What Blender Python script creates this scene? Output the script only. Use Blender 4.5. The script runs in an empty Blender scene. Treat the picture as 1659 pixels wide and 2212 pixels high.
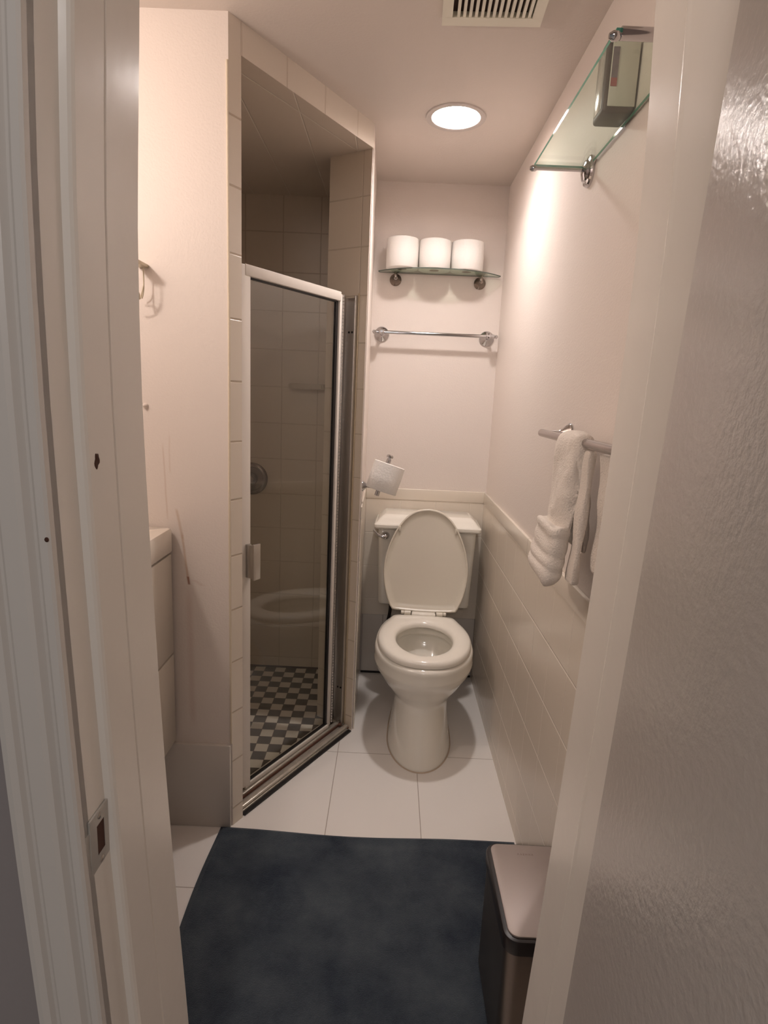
import bpy, bmesh, math, random
from mathutils import Vector, Matrix
random.seed(7)
C = bpy.context.scene.collection
PI = math.pi

# ------------------------------------------------------------------ camera
F_PX = 1271.27
def rot_axes(p, yw, r):
    f = Vector((0, math.cos(p), -math.sin(p))); u = Vector((0, math.sin(p), math.cos(p))); x = Vector((1, 0, 0))
    Z = Matrix.Rotation(yw, 3, 'Z'); x, u, f = Z @ x, Z @ u, Z @ f
    return math.cos(r) * x + math.sin(r) * u, -math.sin(r) * x + math.cos(r) * u, f
ax, au, af = rot_axes(.1937, .0065, .0452)
cam = bpy.data.cameras.new('camera'); camo = bpy.data.objects.new('camera', cam); C.objects.link(camo)
M = Matrix((ax, au, -af)).transposed().to_4x4(); M.translation = Vector((0, 0, 1.3662)); camo.matrix_world = M
cam.sensor_fit = 'HORIZONTAL'; cam.sensor_width = 36; cam.lens = F_PX / 1659 * 36; cam.clip_start = .02
bpy.context.scene.camera = camo

# ------------------------------------------------------------------ light and exposure
vs = bpy.context.scene.view_settings
vs.view_transform = 'Standard'; vs.look = 'None'; vs.gamma = 1; vs.use_curve_mapping = False
vs.exposure = 1.6
w = bpy.data.worlds.new('world'); bpy.context.scene.world = w; w.use_nodes = True
w.node_tree.nodes['Background'].inputs[0].default_value = (1, .93, .88, 1)
w.node_tree.nodes['Background'].inputs[1].default_value = .05
DOWNLIGHT = 24.0
DOWNLIGHT_COL = (1, .92, .885, 1)
def point(name, loc, power, col, r):
    l = bpy.data.lights.new(name, 'POINT'); l.energy = power; l.color = col; l.shadow_soft_size = r
    o = bpy.data.objects.new(name, l); C.objects.link(o); o.location = loc; return o
point('vanity_lamp', (-.96, .99, 1.97), 3.9, (1, .87, .78), .045)
point('hall_lamp', (-.02, -.32, 2.2), 2.6, (1, .93, .90), .12)
point('hall_fill_light', (-.1, -1.5, 2.1), 8.0, (1, .93, .90), .12)  # unseen fill light, added to brighten low surfaces facing the doorway
# the reflector bulb behind the lens of the recessed light throws most of its light down
l = bpy.data.lights.new('downlight_beam', 'AREA'); l.shape = 'DISK'; l.size = .07; l.energy = 1.0; l.color = DOWNLIGHT_COL[:3]; l.spread = math.radians(125)
o = bpy.data.objects.new('downlight_beam', l); C.objects.link(o); o.location = (.164, 2.152, 2.2767 + .020)

XR, YB, H, YL, YD = .4612, 2.7624, 2.2767, 1.6477, .755
A = Vector((-.4487, YL, 0)); B = Vector((-.1056, 2.2228, 0)); LD = (B - A).length
D = (B - A).normalized(); N = Vector((-D.y, D.x, 0)); RV = .185
ZS = 2.2          # shower soffit
def dg(s, o, z=0): return A + D * s + N * o + Vector((0, 0, z))

# ------------------------------------------------------------------ materials
def new_mat(name):
    m = bpy.data.materials.new(name); m.use_nodes = True
    return m, m.node_tree, m.node_tree.nodes['Principled BSDF']
def nd(nt, t, **k):
    n = nt.nodes.new(t)
    for a, b in k.items(): setattr(n, a, b)
    return n
def mth(nt, op, a, b=None, c=None):
    n = nd(nt, 'ShaderNodeMath', operation=op)
    for i, v in enumerate((a, b, c)):
        if v is None: continue
        if isinstance(v, (int, float)): n.inputs[i].default_value = v
        else: nt.links.new(v, n.inputs[i])
    return n.outputs[0]
def simple(name, col, rough=.5, metal=0, bump=0, bscale=60, var=0, spec=.5, coat=0, vscale=3, detail=3):
    m, nt, p = new_mat(name)
    p.inputs['Base Color'].default_value = (*col, 1); p.inputs['Roughness'].default_value = rough
    p.inputs['Metallic'].default_value = metal; p.inputs['Specular IOR Level'].default_value = spec
    p.inputs['Coat Weight'].default_value = coat; p.inputs['Coat Roughness'].default_value = .08
    tc = nd(nt, 'ShaderNodeTexCoord')
    if bump:
        n = nd(nt, 'ShaderNodeTexNoise'); n.inputs['Scale'].default_value = bscale; n.inputs['Detail'].default_value = detail
        nt.links.new(tc.outputs['Object'], n.inputs['Vector'])
        b = nd(nt, 'ShaderNodeBump'); b.inputs['Strength'].default_value = 1; b.inputs['Distance'].default_value = bump
        nt.links.new(n.outputs[0], b.inputs['Height']); nt.links.new(b.outputs[0], p.inputs['Normal'])
    if var:
        n = nd(nt, 'ShaderNodeTexNoise'); n.inputs['Scale'].default_value = vscale; n.inputs['Detail'].default_value = 4
        nt.links.new(tc.outputs['Object'], n.inputs['Vector'])
        mx = nd(nt, 'ShaderNodeMix', data_type='RGBA')
        mx.inputs[6].default_value = (*[c * (1 - var) for c in col], 1); mx.inputs[7].default_value = (*[min(1, c * (1 + var)) for c in col], 1)
        nt.links.new(n.outputs[0], mx.inputs[0]); nt.links.new(mx.outputs[2], p.inputs['Base Color'])
    return m
def axis_coord(nt, pos, d, off):
    n = nd(nt, 'ShaderNodeVectorMath', operation='DOT_PRODUCT'); nt.links.new(pos, n.inputs[0]); n.inputs[1].default_value = d
    return mth(nt, 'SUBTRACT', n.outputs['Value'], off)
def tile(name, col, grout, us=(), width=.003, rough=.22, bumpd=.0012, wave=.0, spec=.5):
    """us: list of (direction, offset, spacing)"""
    m, nt, p = new_mat(name)
    g = nd(nt, 'ShaderNodeNewGeometry'); fac = None
    for q_ in us:
        d, off, sp = q_[:3]; wd = q_[3] if len(q_) > 3 else width
        u = axis_coord(nt, g.outputs['Position'], d, off)
        t = mth(nt, 'PINGPONG', u, sp / 2)
        mr = nd(nt, 'ShaderNodeMapRange', interpolation_type='SMOOTHSTEP'); nt.links.new(t, mr.inputs[0])
        mr.inputs[1].default_value = wd * .3; mr.inputs[2].default_value = wd * .9
        fac = mr.outputs[0] if fac is None else mth(nt, 'MINIMUM', fac, mr.outputs[0])
    mx = nd(nt, 'ShaderNodeMix', data_type='RGBA'); mx.inputs[6].default_value = (*grout, 1); mx.inputs[7].default_value = (*col, 1)
    nt.links.new(fac, mx.inputs[0]); nt.links.new(mx.outputs[2], p.inputs['Base Color'])
    p.inputs['Roughness'].default_value = rough; p.inputs['Specular IOR Level'].default_value = spec
    n = nd(nt, 'ShaderNodeTexNoise'); n.inputs['Scale'].default_value = 9; nt.links.new(g.outputs['Position'], n.inputs['Vector'])
    hh = mth(nt, 'ADD', fac, mth(nt, 'MULTIPLY', n.outputs[0], wave))
    b = nd(nt, 'ShaderNodeBump'); b.inputs['Distance'].default_value = bumpd; b.inputs['Strength'].default_value = .8
    nt.links.new(hh, b.inputs['Height']); nt.links.new(b.outputs[0], p.inputs['Normal'])
    return m
EX, EY, EZ = (1, 0, 0), (0, 1, 0), (0, 0, 1)
CREAM = (.79, .71, .61); GROUT = (.86, .78, .68); DGROUT = (.42, .33, .25)
PAINT = (.80, .718, .66)
m_paint = simple('pink_white_paint', PAINT, .55, bump=.0006, bscale=220)
m_ceil = simple('ceiling_paint', (.72, .64, .58), .6, bump=.0005, bscale=150)
m_trim = simple('glossy_cream_trim_paint', (.78, .73, .67), .24, bump=.0007, bscale=14, spec=.5)
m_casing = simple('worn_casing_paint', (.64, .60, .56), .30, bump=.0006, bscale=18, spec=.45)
m_doorp = simple('textured_door_paint', (.70, .65, .61), .27, bump=.0010, bscale=120, detail=3, spec=.5)
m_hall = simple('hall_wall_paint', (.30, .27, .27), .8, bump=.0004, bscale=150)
m_tile_back = tile('cream_wall_tile_back', CREAM, GROUT, [(EZ, .06, .166), (EX, -.107, .166)], wave=.5)
m_tile_right = tile('cream_wall_tile_side', (.74, .66, .56), (.97, .88, .78), [(EZ, .06, .166), (EY, 1.831, .166, .0016)], width=.0038, wave=.7)  # near-white grout and duller tile paint in the highlights along the joints
m_tile_shower = tile('beige_shower_tile', (.70, .60, .49), (.58, .48, .38), [(EZ, .06, .166), (EX, -.513, .166)], rough=.3, wave=.4)
m_tile_side = tile('beige_shower_tile_side', (.70, .60, .49), (.58, .48, .38), [(EZ, .06, .166), (EY, 1.831, .166)], rough=.3)
m_tile_soffit = tile('shower_ceiling_tile', (.72, .62, .52), (.80, .72, .62), [(EX, -.482, .16), (tuple(N), A.dot(N) + .062, 3.0)], rough=.35)
m_tile_reveal = tile('pillar_reveal_tile', (.74, .64, .52), (.62, .52, .41), [(EZ, .06, .166), (tuple(N), B.dot(N) + .040, 3.0)], width=.003)
m_tile_diag = tile('pillar_face_tile', (.76, .68, .58), (.55, .45, .35), [(EZ, .06, .166)], width=.004)
m_tile_header = tile('header_face_tile', (.76, .68, .59), (.68, .59, .50), [(tuple(D), A.dot(D) + .395, .175)], width=.004)
m_grey_tile = tile('grey_skirting_tile', (.66, .61, .56), (.4, .36, .32), [(EX, .0, 9)], rough=.35)
m_floor = tile('white_floor_tile', (.84, .80, .765), (.45, .39, .35), [(EX, -.1515, .305), (EY, 1.4009, .668)], width=.0022, rough=.20, bumpd=.0005, wave=.3)
m_white = simple('cream_porcelain', (.86, .82, .74), .10, spec=.6, coat=.4)
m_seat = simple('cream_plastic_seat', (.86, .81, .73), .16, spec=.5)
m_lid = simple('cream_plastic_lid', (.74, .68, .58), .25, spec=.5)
m_chrome = simple('chrome', (.58, .57, .58), .08, metal=1)
m_alu = simple('brushed_aluminium', (.56, .54, .52), .32, metal=1, bump=.0003, bscale=40)
m_alu_white = simple('white_aluminium', (.72, .66, .60), .3, spec=.5, bump=.0003, bscale=20)
m_black = simple('black_rubber', (.008, .006, .006), .5)
m_rust = simple('rust_stain', (.12, .05, .03), .8, bump=.001, bscale=90)
m_paper = simple('white_tissue_paper', (.93, .90, .86), .9, bump=.0012, bscale=120)
m_card = simple('brown_cardboard', (.30, .18, .13), .9)
m_towel = simple('white_terry_cloth', (.84, .77, .70), .95, bump=.003, bscale=260, detail=5)
m_vanity = simple('white_vanity_laminate', (.72, .66, .58), .3)
m_basin = simple('white_ceramic_basin', (.84, .77, .68), .10, coat=.4)
m_green = simple('green_glass_edge', (.10, .36, .26), .08, spec=.8)
m_darkedge = simple('dark_glass_edge', (.10, .13, .11), .12, spec=.8)
m_steel = simple('fingerprint_proof_steel', (.41, .355, .33), .5, metal=.55, bump=.0002, bscale=30)
m_darksteel = simple('dark_brushed_steel', (.17, .14, .12), .36, metal=.9, bump=.0003, bscale=60)
m_blackplastic = simple('black_plastic', (.012, .008, .008), .35)
m_vent = simple('vent_plastic', (.84, .80, .68), .4)
m_dark = simple('dark_void', (.05, .025, .02), .9)
m_wire = simple('painted_wire', (.62, .55, .42), .35, metal=.3)
m_wood = simple('dark_hole_wood', (.06, .020, .010), .8)
m_bronze = simple('aged_nickel', (.24, .20, .17), .22, metal=.95)
m_whitepl = simple('white_bottle_plastic', (.80, .77, .68), .3)
m_greypl = simple('grey_brown_plastic', (.045, .028, .022), .45, spec=.3)
m_silver = simple('silver_plastic', (.62, .58, .57), .15, metal=.6)
m_label = simple('purple_grey_label', (.22, .17, .20), .5, var=.5, vscale=90)
m_red = simple('red_label_patch', (.45, .10, .10), .5)
m_print = simple('grey_print', (.26, .20, .17), .6)

def glass(name, tint, refl=1.0):
    m, nt, p = new_mat(name); nt.nodes.remove(p)
    out = nt.nodes['Material Output']
    lw = nd(nt, 'ShaderNodeLayerWeight'); lw.inputs[0].default_value = .5
    f = mth(nt, 'ADD', .04 * refl, mth(nt, 'MULTIPLY', mth(nt, 'POWER', lw.outputs['Facing'], 5.0), .8))
    t = nd(nt, 'ShaderNodeBsdfTransparent'); t.inputs[0].default_value = (*tint, 1)
    g = nd(nt, 'ShaderNodeBsdfGlossy'); g.inputs['Roughness'].default_value = .02
    mx = nd(nt, 'ShaderNodeMixShader'); nt.links.new(f, mx.inputs[0]); nt.links.new(t.outputs[0], mx.inputs[1]); nt.links.new(g.outputs[0], mx.inputs[2])
    nt.links.new(mx.outputs[0], out.inputs['Surface']); return m
m_glass = glass('clear_shower_glass', (.93, .93, .90), 1.3)
m_shelfglass = glass('shelf_glass', (.90, .96, .91), 1.0)
def emit(name, col, s):
    m, nt, p = new_mat(name); p.inputs['Base Color'].default_value = (1, 1, 1, 1)
    p.inputs['Emission Color'].default_value = col; p.inputs['Emission Strength'].default_value = s; return m
m_lamp = emit('lamp_lens', DOWNLIGHT_COL, DOWNLIGHT)

# checkered mosaic
m_check, nt, p = new_mat('checkered_mosaic')
g = nd(nt, 'ShaderNodeNewGeometry'); S = .051
ux = axis_coord(nt, g.outputs['Position'], EX, -.4745 - S * 40); uy = axis_coord(nt, g.outputs['Position'], EY, 2.093 - S * 40)
par = mth(nt, 'MODULO', mth(nt, 'ADD', mth(nt, 'FLOOR', mth(nt, 'DIVIDE', ux, S)), mth(nt, 'FLOOR', mth(nt, 'DIVIDE', uy, S))), 2.0)
mx = nd(nt, 'ShaderNodeMix', data_type='RGBA'); mx.inputs[6].default_value = (.070, .056, .045, 1); mx.inputs[7].default_value = (.82, .76, .67, 1)
nt.links.new(par, mx.inputs[0])
gm = mth(nt, 'MINIMUM', mth(nt, 'PINGPONG', ux, S / 2), mth(nt, 'PINGPONG', uy, S / 2))
mr = nd(nt, 'ShaderNodeMapRange'); nt.links.new(gm, mr.inputs[0]); mr.inputs[1].default_value = .0007; mr.inputs[2].default_value = .0016
m2 = nd(nt, 'ShaderNodeMix', data_type='RGBA'); m2.inputs[6].default_value = (.12, .07, .05, 1)
nt.links.new(mr.outputs[0], m2.inputs[0]); nt.links.new(mx.outputs[2], m2.inputs[7]); nt.links.new(m2.outputs[2], p.inputs['Base Color'])
p.inputs['Roughness'].default_value = .4

# stained paint on the wall above the vanity
m_stained, nt, p = new_mat('stained_wall_paint')
p.inputs['Roughness'].default_value = .5
g = nd(nt, 'ShaderNodeNewGeometry')
px = axis_coord(nt, g.outputs['Position'], EX, 0); pz = axis_coord(nt, g.outputs['Position'], EZ, 0)
nz = nd(nt, 'ShaderNodeTexNoise'); nz.inputs['Scale'].default_value = 12; nt.links.new(g.outputs['Position'], nz.inputs['Vector'])
col = None
def streak(x0, z0, x1, z1, wd, c, amt):
    """a drip from (x0,z0) down to (x1,z1)"""
    global col
    k = (x1 - x0) / (z1 - z0)
    line = mth(nt, 'ADD', mth(nt, 'MULTIPLY', mth(nt, 'SUBTRACT', pz, z0), k), x0)
    dd = mth(nt, 'ABSOLUTE', mth(nt, 'SUBTRACT', px, mth(nt, 'ADD', line, mth(nt, 'MULTIPLY', mth(nt, 'SUBTRACT', nz.outputs[0], .5), .005))))
    a = nd(nt, 'ShaderNodeMapRange', interpolation_type='SMOOTHSTEP'); nt.links.new(dd, a.inputs[0]); a.inputs[1].default_value = wd; a.inputs[2].default_value = 0; a.inputs[3].default_value = 0; a.inputs[4].default_value = amt
    mid, half = (z0 + z1) / 2, abs(z0 - z1) / 2
    b = nd(nt, 'ShaderNodeMapRange', interpolation_type='SMOOTHSTEP'); nt.links.new(mth(nt, 'ABSOLUTE', mth(nt, 'SUBTRACT', pz, mid)), b.inputs[0])
    b.inputs[1].default_value = half; b.inputs[2].default_value = half * .7
    f = mth(nt, 'MULTIPLY', a.outputs[0], b.outputs[0])
    mm = nd(nt, 'ShaderNodeMix', data_type='RGBA'); nt.links.new(f, mm.inputs[0]); mm.inputs[7].default_value = (*c, 1)
    if col is None: mm.inputs[6].default_value = (*PAINT, 1)
    else: nt.links.new(col, mm.inputs[6])
    col = mm.outputs[2]
streak(-.608, 1.03, -.588, .93, .007, (.52, .34, .20), .42)
streak(-.592, .96, -.574, .80, .006, (.52, .32, .18), .50)
streak(-.576, .825, -.573, .797, .006, (.28, .10, .05), .85)
streak(-.574, .81, -.570, .32, .016, (.56, .38, .32), .28)
streak(-.64, 1.22, -.632, .98, .004, (.50, .33, .22), .30)
streak(-.62, 1.24, -.622, 1.12, .004, (.50, .33, .22), .2)
streak(-.560, .815, -.530, .795, .014, (.66, .52, .45), .45)
nt.links.new(col, p.inputs['Base Color'])
b = nd(nt, 'ShaderNodeBump'); b.inputs['Distance'].default_value = .0006
n2 = nd(nt, 'ShaderNodeTexNoise'); n2.inputs['Scale'].default_value = 200; nt.links.new(g.outputs['Position'], n2.inputs['Vector'])
nt.links.new(n2.outputs[0], b.inputs['Height']); nt.links.new(b.outputs[0], p.inputs['Normal'])

# bath mat
m_mat, nt, p = new_mat('slate_blue_bath_mat')
tc = nd(nt, 'ShaderNodeTexCoord')
n1 = nd(nt, 'ShaderNodeTexNoise'); n1.inputs['Scale'].default_value = 5; n1.inputs['Detail'].default_value = 8; n1.inputs['Roughness'].default_value = .68
nt.links.new(tc.outputs['Object'], n1.inputs['Vector'])
cr = nd(nt, 'ShaderNodeValToRGB'); cr.color_ramp.elements[0].position = .35; cr.color_ramp.elements[0].color = (.022, .031, .047, 1)
cr.color_ramp.elements[1].position = .68; cr.color_ramp.elements[1].color = (.080, .098, .115, 1)
nt.links.new(n1.outputs[0], cr.inputs[0]); nt.links.new(cr.outputs[0], p.inputs['Base Color'])
n3 = nd(nt, 'ShaderNodeTexNoise'); n3.inputs['Scale'].default_value = 420; nt.links.new(tc.outputs['Object'], n3.inputs['Vector'])
b = nd(nt, 'ShaderNodeBump'); b.inputs['Distance'].default_value = .003; nt.links.new(n3.outputs[0], b.inputs['Height'])
nt.links.new(b.outputs[0], p.inputs['Normal']); p.inputs['Roughness'].default_value = 1
p.inputs['Specular IOR Level'].default_value = .1; p.inputs['Sheen Weight'].default_value = .25; p.inputs['Sheen Tint'].default_value = (.6, .65, .7, 1)

# ------------------------------------------------------------------ mesh helpers
def finish(bm, ang=35, smooth=True):
    bmesh.ops.remove_doubles(bm, verts=bm.verts, dist=1e-6)
    bmesh.ops.recalc_face_normals(bm, faces=bm.faces)
    if smooth:
        for f in bm.faces: f.smooth = True
        for e in bm.edges:
            if len(e.link_faces) == 2 and e.calc_face_angle(0) > math.radians(ang): e.smooth = False
            elif len(e.link_faces) != 2: e.smooth = False
def obj(name, bm, mats, parent=None, ang=35, smooth=True):
    finish(bm, ang, smooth)
    me = bpy.data.meshes.new(name); bm.to_mesh(me); bm.free()
    for m in (mats if isinstance(mats, (list, tuple)) else [mats]): me.materials.append(m)
    o = bpy.data.objects.new(name, me); C.objects.link(o)
    if parent: o.parent = parent
    return o
def struct(o, label=None):
    o['kind'] = 'structure'
    if label: o['label'] = label
    return o
def tag(o, label, cat, group=None):
    o['label'] = label; o['category'] = cat
    if group: o['group'] = group
    return o
def thing(name, label, cat, loc=(0, 0, 0), rotz=0, group=None):
    o = bpy.data.objects.new(name, None); C.objects.link(o); o.empty_display_size = .05
    o.location = loc; o.rotation_euler = (0, 0, rotz); return tag(o, label, cat, group)
def box(bm, lo, hi, bev=0, seg=2, mi=0):
    r = bmesh.ops.create_cube(bm, size=1)
    vs_ = r['verts']; c = [(a + b) / 2 for a, b in zip(lo, hi)]; s = [b - a for a, b in zip(lo, hi)]
    for v in vs_: v.co = Vector((v.co.x * s[0] + c[0], v.co.y * s[1] + c[1], v.co.z * s[2] + c[2]))
    fs = {f for v in vs_ for f in v.link_faces}
    for f in fs: f.material_index = mi
    if bev: bmesh.ops.bevel(bm, geom=[e for e in {e for v in vs_ for e in v.link_edges}], offset=bev, segments=seg, affect='EDGES', profile=.5)
    return bm
def prism(bm, pts, z0, z1, mis=None, mtop=0):
    """vertical prism over a polygon; mis = material index per side"""
    lo = [bm.verts.new((p[0], p[1], z0)) for p in pts]; hi = [bm.verts.new((p[0], p[1], z1)) for p in pts]
    n = len(pts)
    for i in range(n):
        f = bm.faces.new((lo[i], lo[(i + 1) % n], hi[(i + 1) % n], hi[i]))
        if mis: f.material_index = mis[i]
    f = bm.faces.new(hi); f.material_index = mtop
    f = bm.faces.new(lo[::-1]); f.material_index = mtop
    return bm
def obox(bm, s0, s1, o0, o1, z0, z1, bev=0, mi=0):
    """box in the frame of the shower's diagonal front"""
    t = bmesh.new(); box(t, (s0, o0, z0), (s1, o1, z1), bev, mi=mi)
    for v in t.verts: v.co = dg(v.co.x, v.co.y, v.co.z)
    me = bpy.data.meshes.new('t'); t.to_mesh(me); t.free(); bm.from_mesh(me); bpy.data.meshes.remove(me); return bm
def loft(bm, rings, closed=True, cap0=False, cap1=False, mis=None):
    vr = [[bm.verts.new(p) for p in r] for r in rings]; n = len(rings[0])
    for k in range(len(vr) - 1):
        for i in range(n if closed else n - 1):
            f = bm.faces.new((vr[k][i], vr[k][(i + 1) % n], vr[k + 1][(i + 1) % n], vr[k + 1][i]))
            if mis: f.material_index = mis[k]
    if cap0: bm.faces.new(vr[0][::-1])
    if cap1: bm.faces.new(vr[-1])
    return bm
def frame_of(d):
    d = d.normalized(); up = Vector((0, 0, 1)) if abs(d.z) < .9 else Vector((1, 0, 0))
    a = d.cross(up).normalized(); return a, d.cross(a).normalized()
def lathe(bm, prof, p0, d, seg=32, mi=0):
    """profile (t along axis, r) around axis through p0, direction d"""
    p0 = Vector(p0); d = Vector(d).normalized(); a, b = frame_of(d); rings = []
    for t, r in prof:
        r = max(r, 1e-4)
        rings.append([p0 + d * t + (a * math.cos(2 * PI * i / seg) + b * math.sin(2 * PI * i / seg)) * r for i in range(seg)])
    vr = [[bm.verts.new(p) for p in r] for r in rings]
    for k in range(len(vr) - 1):
        for i in range(seg):
            f = bm.faces.new((vr[k][i], vr[k][(i + 1) % seg], vr[k + 1][(i + 1) % seg], vr[k + 1][i])); f.material_index = mi
    if prof[0][1] > 1e-3 or True:
        bm.faces.new(vr[0][::-1]).material_index = mi; bm.faces.new(vr[-1]).material_index = mi
    return bm
def tube(bm, pts, r, seg=12, mi=0):
    pts = [Vector(p) for p in pts]; rings = []; n = len(pts); rr = r if isinstance(r, (list, tuple)) else [r] * n
    a = None
    for i, p in enumerate(pts):
        d = (pts[min(i + 1, n - 1)] - pts[max(i - 1, 0)]).normalized()
        if a is None: a, b = frame_of(d)
        else:
            a = (a - d * a.dot(d)).normalized(); b = d.cross(a).normalized()
        rings.append([p + (a * math.cos(2 * PI * k / seg) + b * math.sin(2 * PI * k / seg)) * rr[i] for k in range(seg)])
    loft(bm, rings, cap0=True, cap1=True)
    return bm
def bez(p, n=10):
    """Catmull-Rom through points"""
    p = [Vector(q) for q in p]; out = []
    for i in range(len(p) - 1):
        a = p[max(i - 1, 0)]; b = p[i]; c = p[i + 1]; d = p[min(i + 2, len(p) - 1)]
        for k in range(n):
            t = k / n
            out.append(.5 * ((2 * b) + (c - a) * t + (2 * a - 5 * b + 4 * c - d) * t * t + (3 * b - a - 3 * c + d) * t ** 3))
    out.append(p[-1]); return out

# ------------------------------------------------------------------ room shell
struct(obj('floor', box(bmesh.new(), (-1.3, -1.6, -.06), (1.0, YB + .12, 0)), m_floor))
# floor of the shower
bm = bmesh.new(); prism(bm, [dg(.0, .07), dg(LD + .0, .07), (-.12, YB - .001), (-1.15, YB - .001), (-1.15, 1.75), (-.6, 1.75)], .0004, .0034)
struct(obj('floor_shower', bm, m_check))
# ceiling with the hole of the downlight
LX, LY, LR = .164, 2.152, .083
def ceil_mesh():
    bm = bmesh.new()
    outer = [bm.verts.new((x, y, H)) for x, y in ((-1.3, YD - .2), (.6, YD - .2), (.6, YB + .12), (-1.3, YB + .12))]
    inner = [bm.verts.new((LX + LR * math.cos(2 * PI * i / 48), LY + LR * math.sin(2 * PI * i / 48), H)) for i in range(48)]
    es = [bm.edges.new((outer[i], outer[(i + 1) % 4])) for i in range(4)] + [bm.edges.new((inner[i], inner[(i + 1) % 48])) for i in range(48)]
    bmesh.ops.triangle_fill(bm, edges=es, use_beauty=True)
    bmesh.ops.delete(bm, geom=[f for f in bm.faces if (f.calc_center_median() - Vector((LX, LY, H))).length < LR * .7 and all((v.co - Vector((LX, LY, H))).length < LR * 1.05 for v in f.verts)], context='FACES_ONLY')
    r = bmesh.ops.extrude_face_region(bm, geom=bm.faces[:])
    for v in r['geom']:
        if isinstance(v, bmesh.types.BMVert): v.co.z += .09
    return bm
struct(obj('ceiling', ceil_mesh(), m_ceil, smooth=False))
struct(obj('wall_right', box(bmesh.new(), (XR, YD, 0), (XR + .1, YB + .1, H)), m_paint))
struct(obj('wall_back', box(bmesh.new(), (-1.3, YB, 0), (XR, YB + .1, H)), m_paint))
struct(obj('wall_far_left', box(bmesh.new(), (-1.25, YD, 0), (-1.15, YB, H)), m_paint))
# wall beside the shower (stained) - front face towards the door
struct(obj('wall_left', prism(bmesh.new(), [(-1.15, YL), tuple(A.xy), tuple(dg(.0, RV).xy), (-1.15, 1.80)], 0, H, [0, 1, 1, 1]), [m_stained, m_tile_side]))
# tiled pillar strip at the near side of the shower opening
bm = prism(bmesh.new(), [dg(0.0, 0), dg(.05, 0), dg(.05, RV), dg(0.0, RV)], 0, ZS, [0, 1, 1, 1])
bmesh.ops.bevel(bm, geom=[e for e in bm.edges if abs(e.verts[0].co.z - e.verts[1].co.z) > 1 and (e.verts[0].co.xy - dg(.05, 0).xy).length < .001], offset=.006, segments=3, affect='EDGES')
struct(obj('trim_1', bm, [m_tile_diag, m_tile_reveal]))
bm = bmesh.new(); tube(bm, [(A.x - .003, YL - .001, .29), (A.x - .004, YL - .0015, .9), (A.x - .002, YL - .001, 1.5), (A.x - .003, YL - .001, 2.17)], .0035)
struct(obj('trim_2', bm, simple('old_caulk', (.74, .64, .50), .5, bump=.002, bscale=60)))
# wall between shower and toilet
PB = (-.113, YB)
bm = prism(bmesh.new(), [tuple(B.xy), PB, (-.30, YB), tuple(dg(LD, RV).xy)], 0, ZS, [0, 0, 2, 1])
bmesh.ops.bevel(bm, geom=[e for e in bm.edges if abs(e.verts[0].co.z - e.verts[1].co.z) > 1 and (e.verts[0].co.xy - B.xy).length < .001], offset=.005, segments=3, affect='EDGES')
struct(obj('wall_partition', bm, [m_paint, m_tile_reveal, m_tile_side]))
# header and dropped shower ceiling
bm = prism(bmesh.new(), [tuple(A.xy), tuple(B.xy), PB, (-1.15, YB), (-1.15, YL + .02)], ZS, H, [0, 1, 1, 1, 1], 2)
struct(obj('ceiling_shower', bm, [m_tile_header, m_paint, m_tile_soffit]))
struct(obj('trim_12', box(bmesh.new(), (-1.14, YB - .0105, .0036), (-.27, YB - .0082, .013)), m_dark))
# tiled back wall of the shower
struct(obj('wall_shower_back', box(bmesh.new(), (-1.15, YB - .008, 0.003), (-.26, YB - .0005, ZS)), m_tile_shower))
# wainscot: back wall, right wall, partition side
t = .008
bm = bmesh.new(); box(bm, (-.113, YB - t, .31), (XR - .001, YB - .0002, .890)); struct(obj('trim_3', bm, m_tile_back))
bm = bmesh.new(); box(bm, (-.113, YB - t - .003, .890), (XR - .001, YB - .0002, .943), .0028, 3); struct(obj('trim_4', bm, tile('cap_tile_back', CREAM, DGROUT, [(EX, -.107, 9)], width=.002)))
bm = bmesh.new(); box(bm, (XR - t, YD + .001, 0), (XR - .0002, YB - .009, .890)); struct(obj('trim_5', bm, m_tile_right))
bm = bmesh.new(); box(bm, (XR - t - .003, YD + .001, .890), (XR - .0002, YB - .010, .943), .0028, 3); struct(obj('trim_6', bm, tile('cap_tile_side', CREAM, DGROUT, [(EY, 1.831, 9)], width=.002)))
bm = bmesh.new(); prism(bm, [(B.x + .001, B.y + .012), (B.x + .006, B.y + .012), (-.107, YB - .009), (-.113, YB - .009)], 0, .943); struct(obj('trim_7', bm, tile('partition_tile', CREAM, GROUT, [(EZ, .06, .166), (EY, 1.831, .166)])))
# grey skirting tiles
struct(obj('baseboard_back', box(bmesh.new(), (-.100, YB - .014, .012), (XR - .010, YB - .0003, .31), .002), m_grey_tile))
struct(obj('baseboard_left', box(bmesh.new(), (-1.1, YL - .012, .0), (A.x - .004, YL + .002, .286), .002), m_grey_tile))
bm = bmesh.new(); box(bm, (-.10, YB - .013, .0), (XR - .01, YB - .002, .0115)); struct(obj('gap_shade', bm, m_black))  # black strip paints the shade of the gap under the skirting

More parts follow.
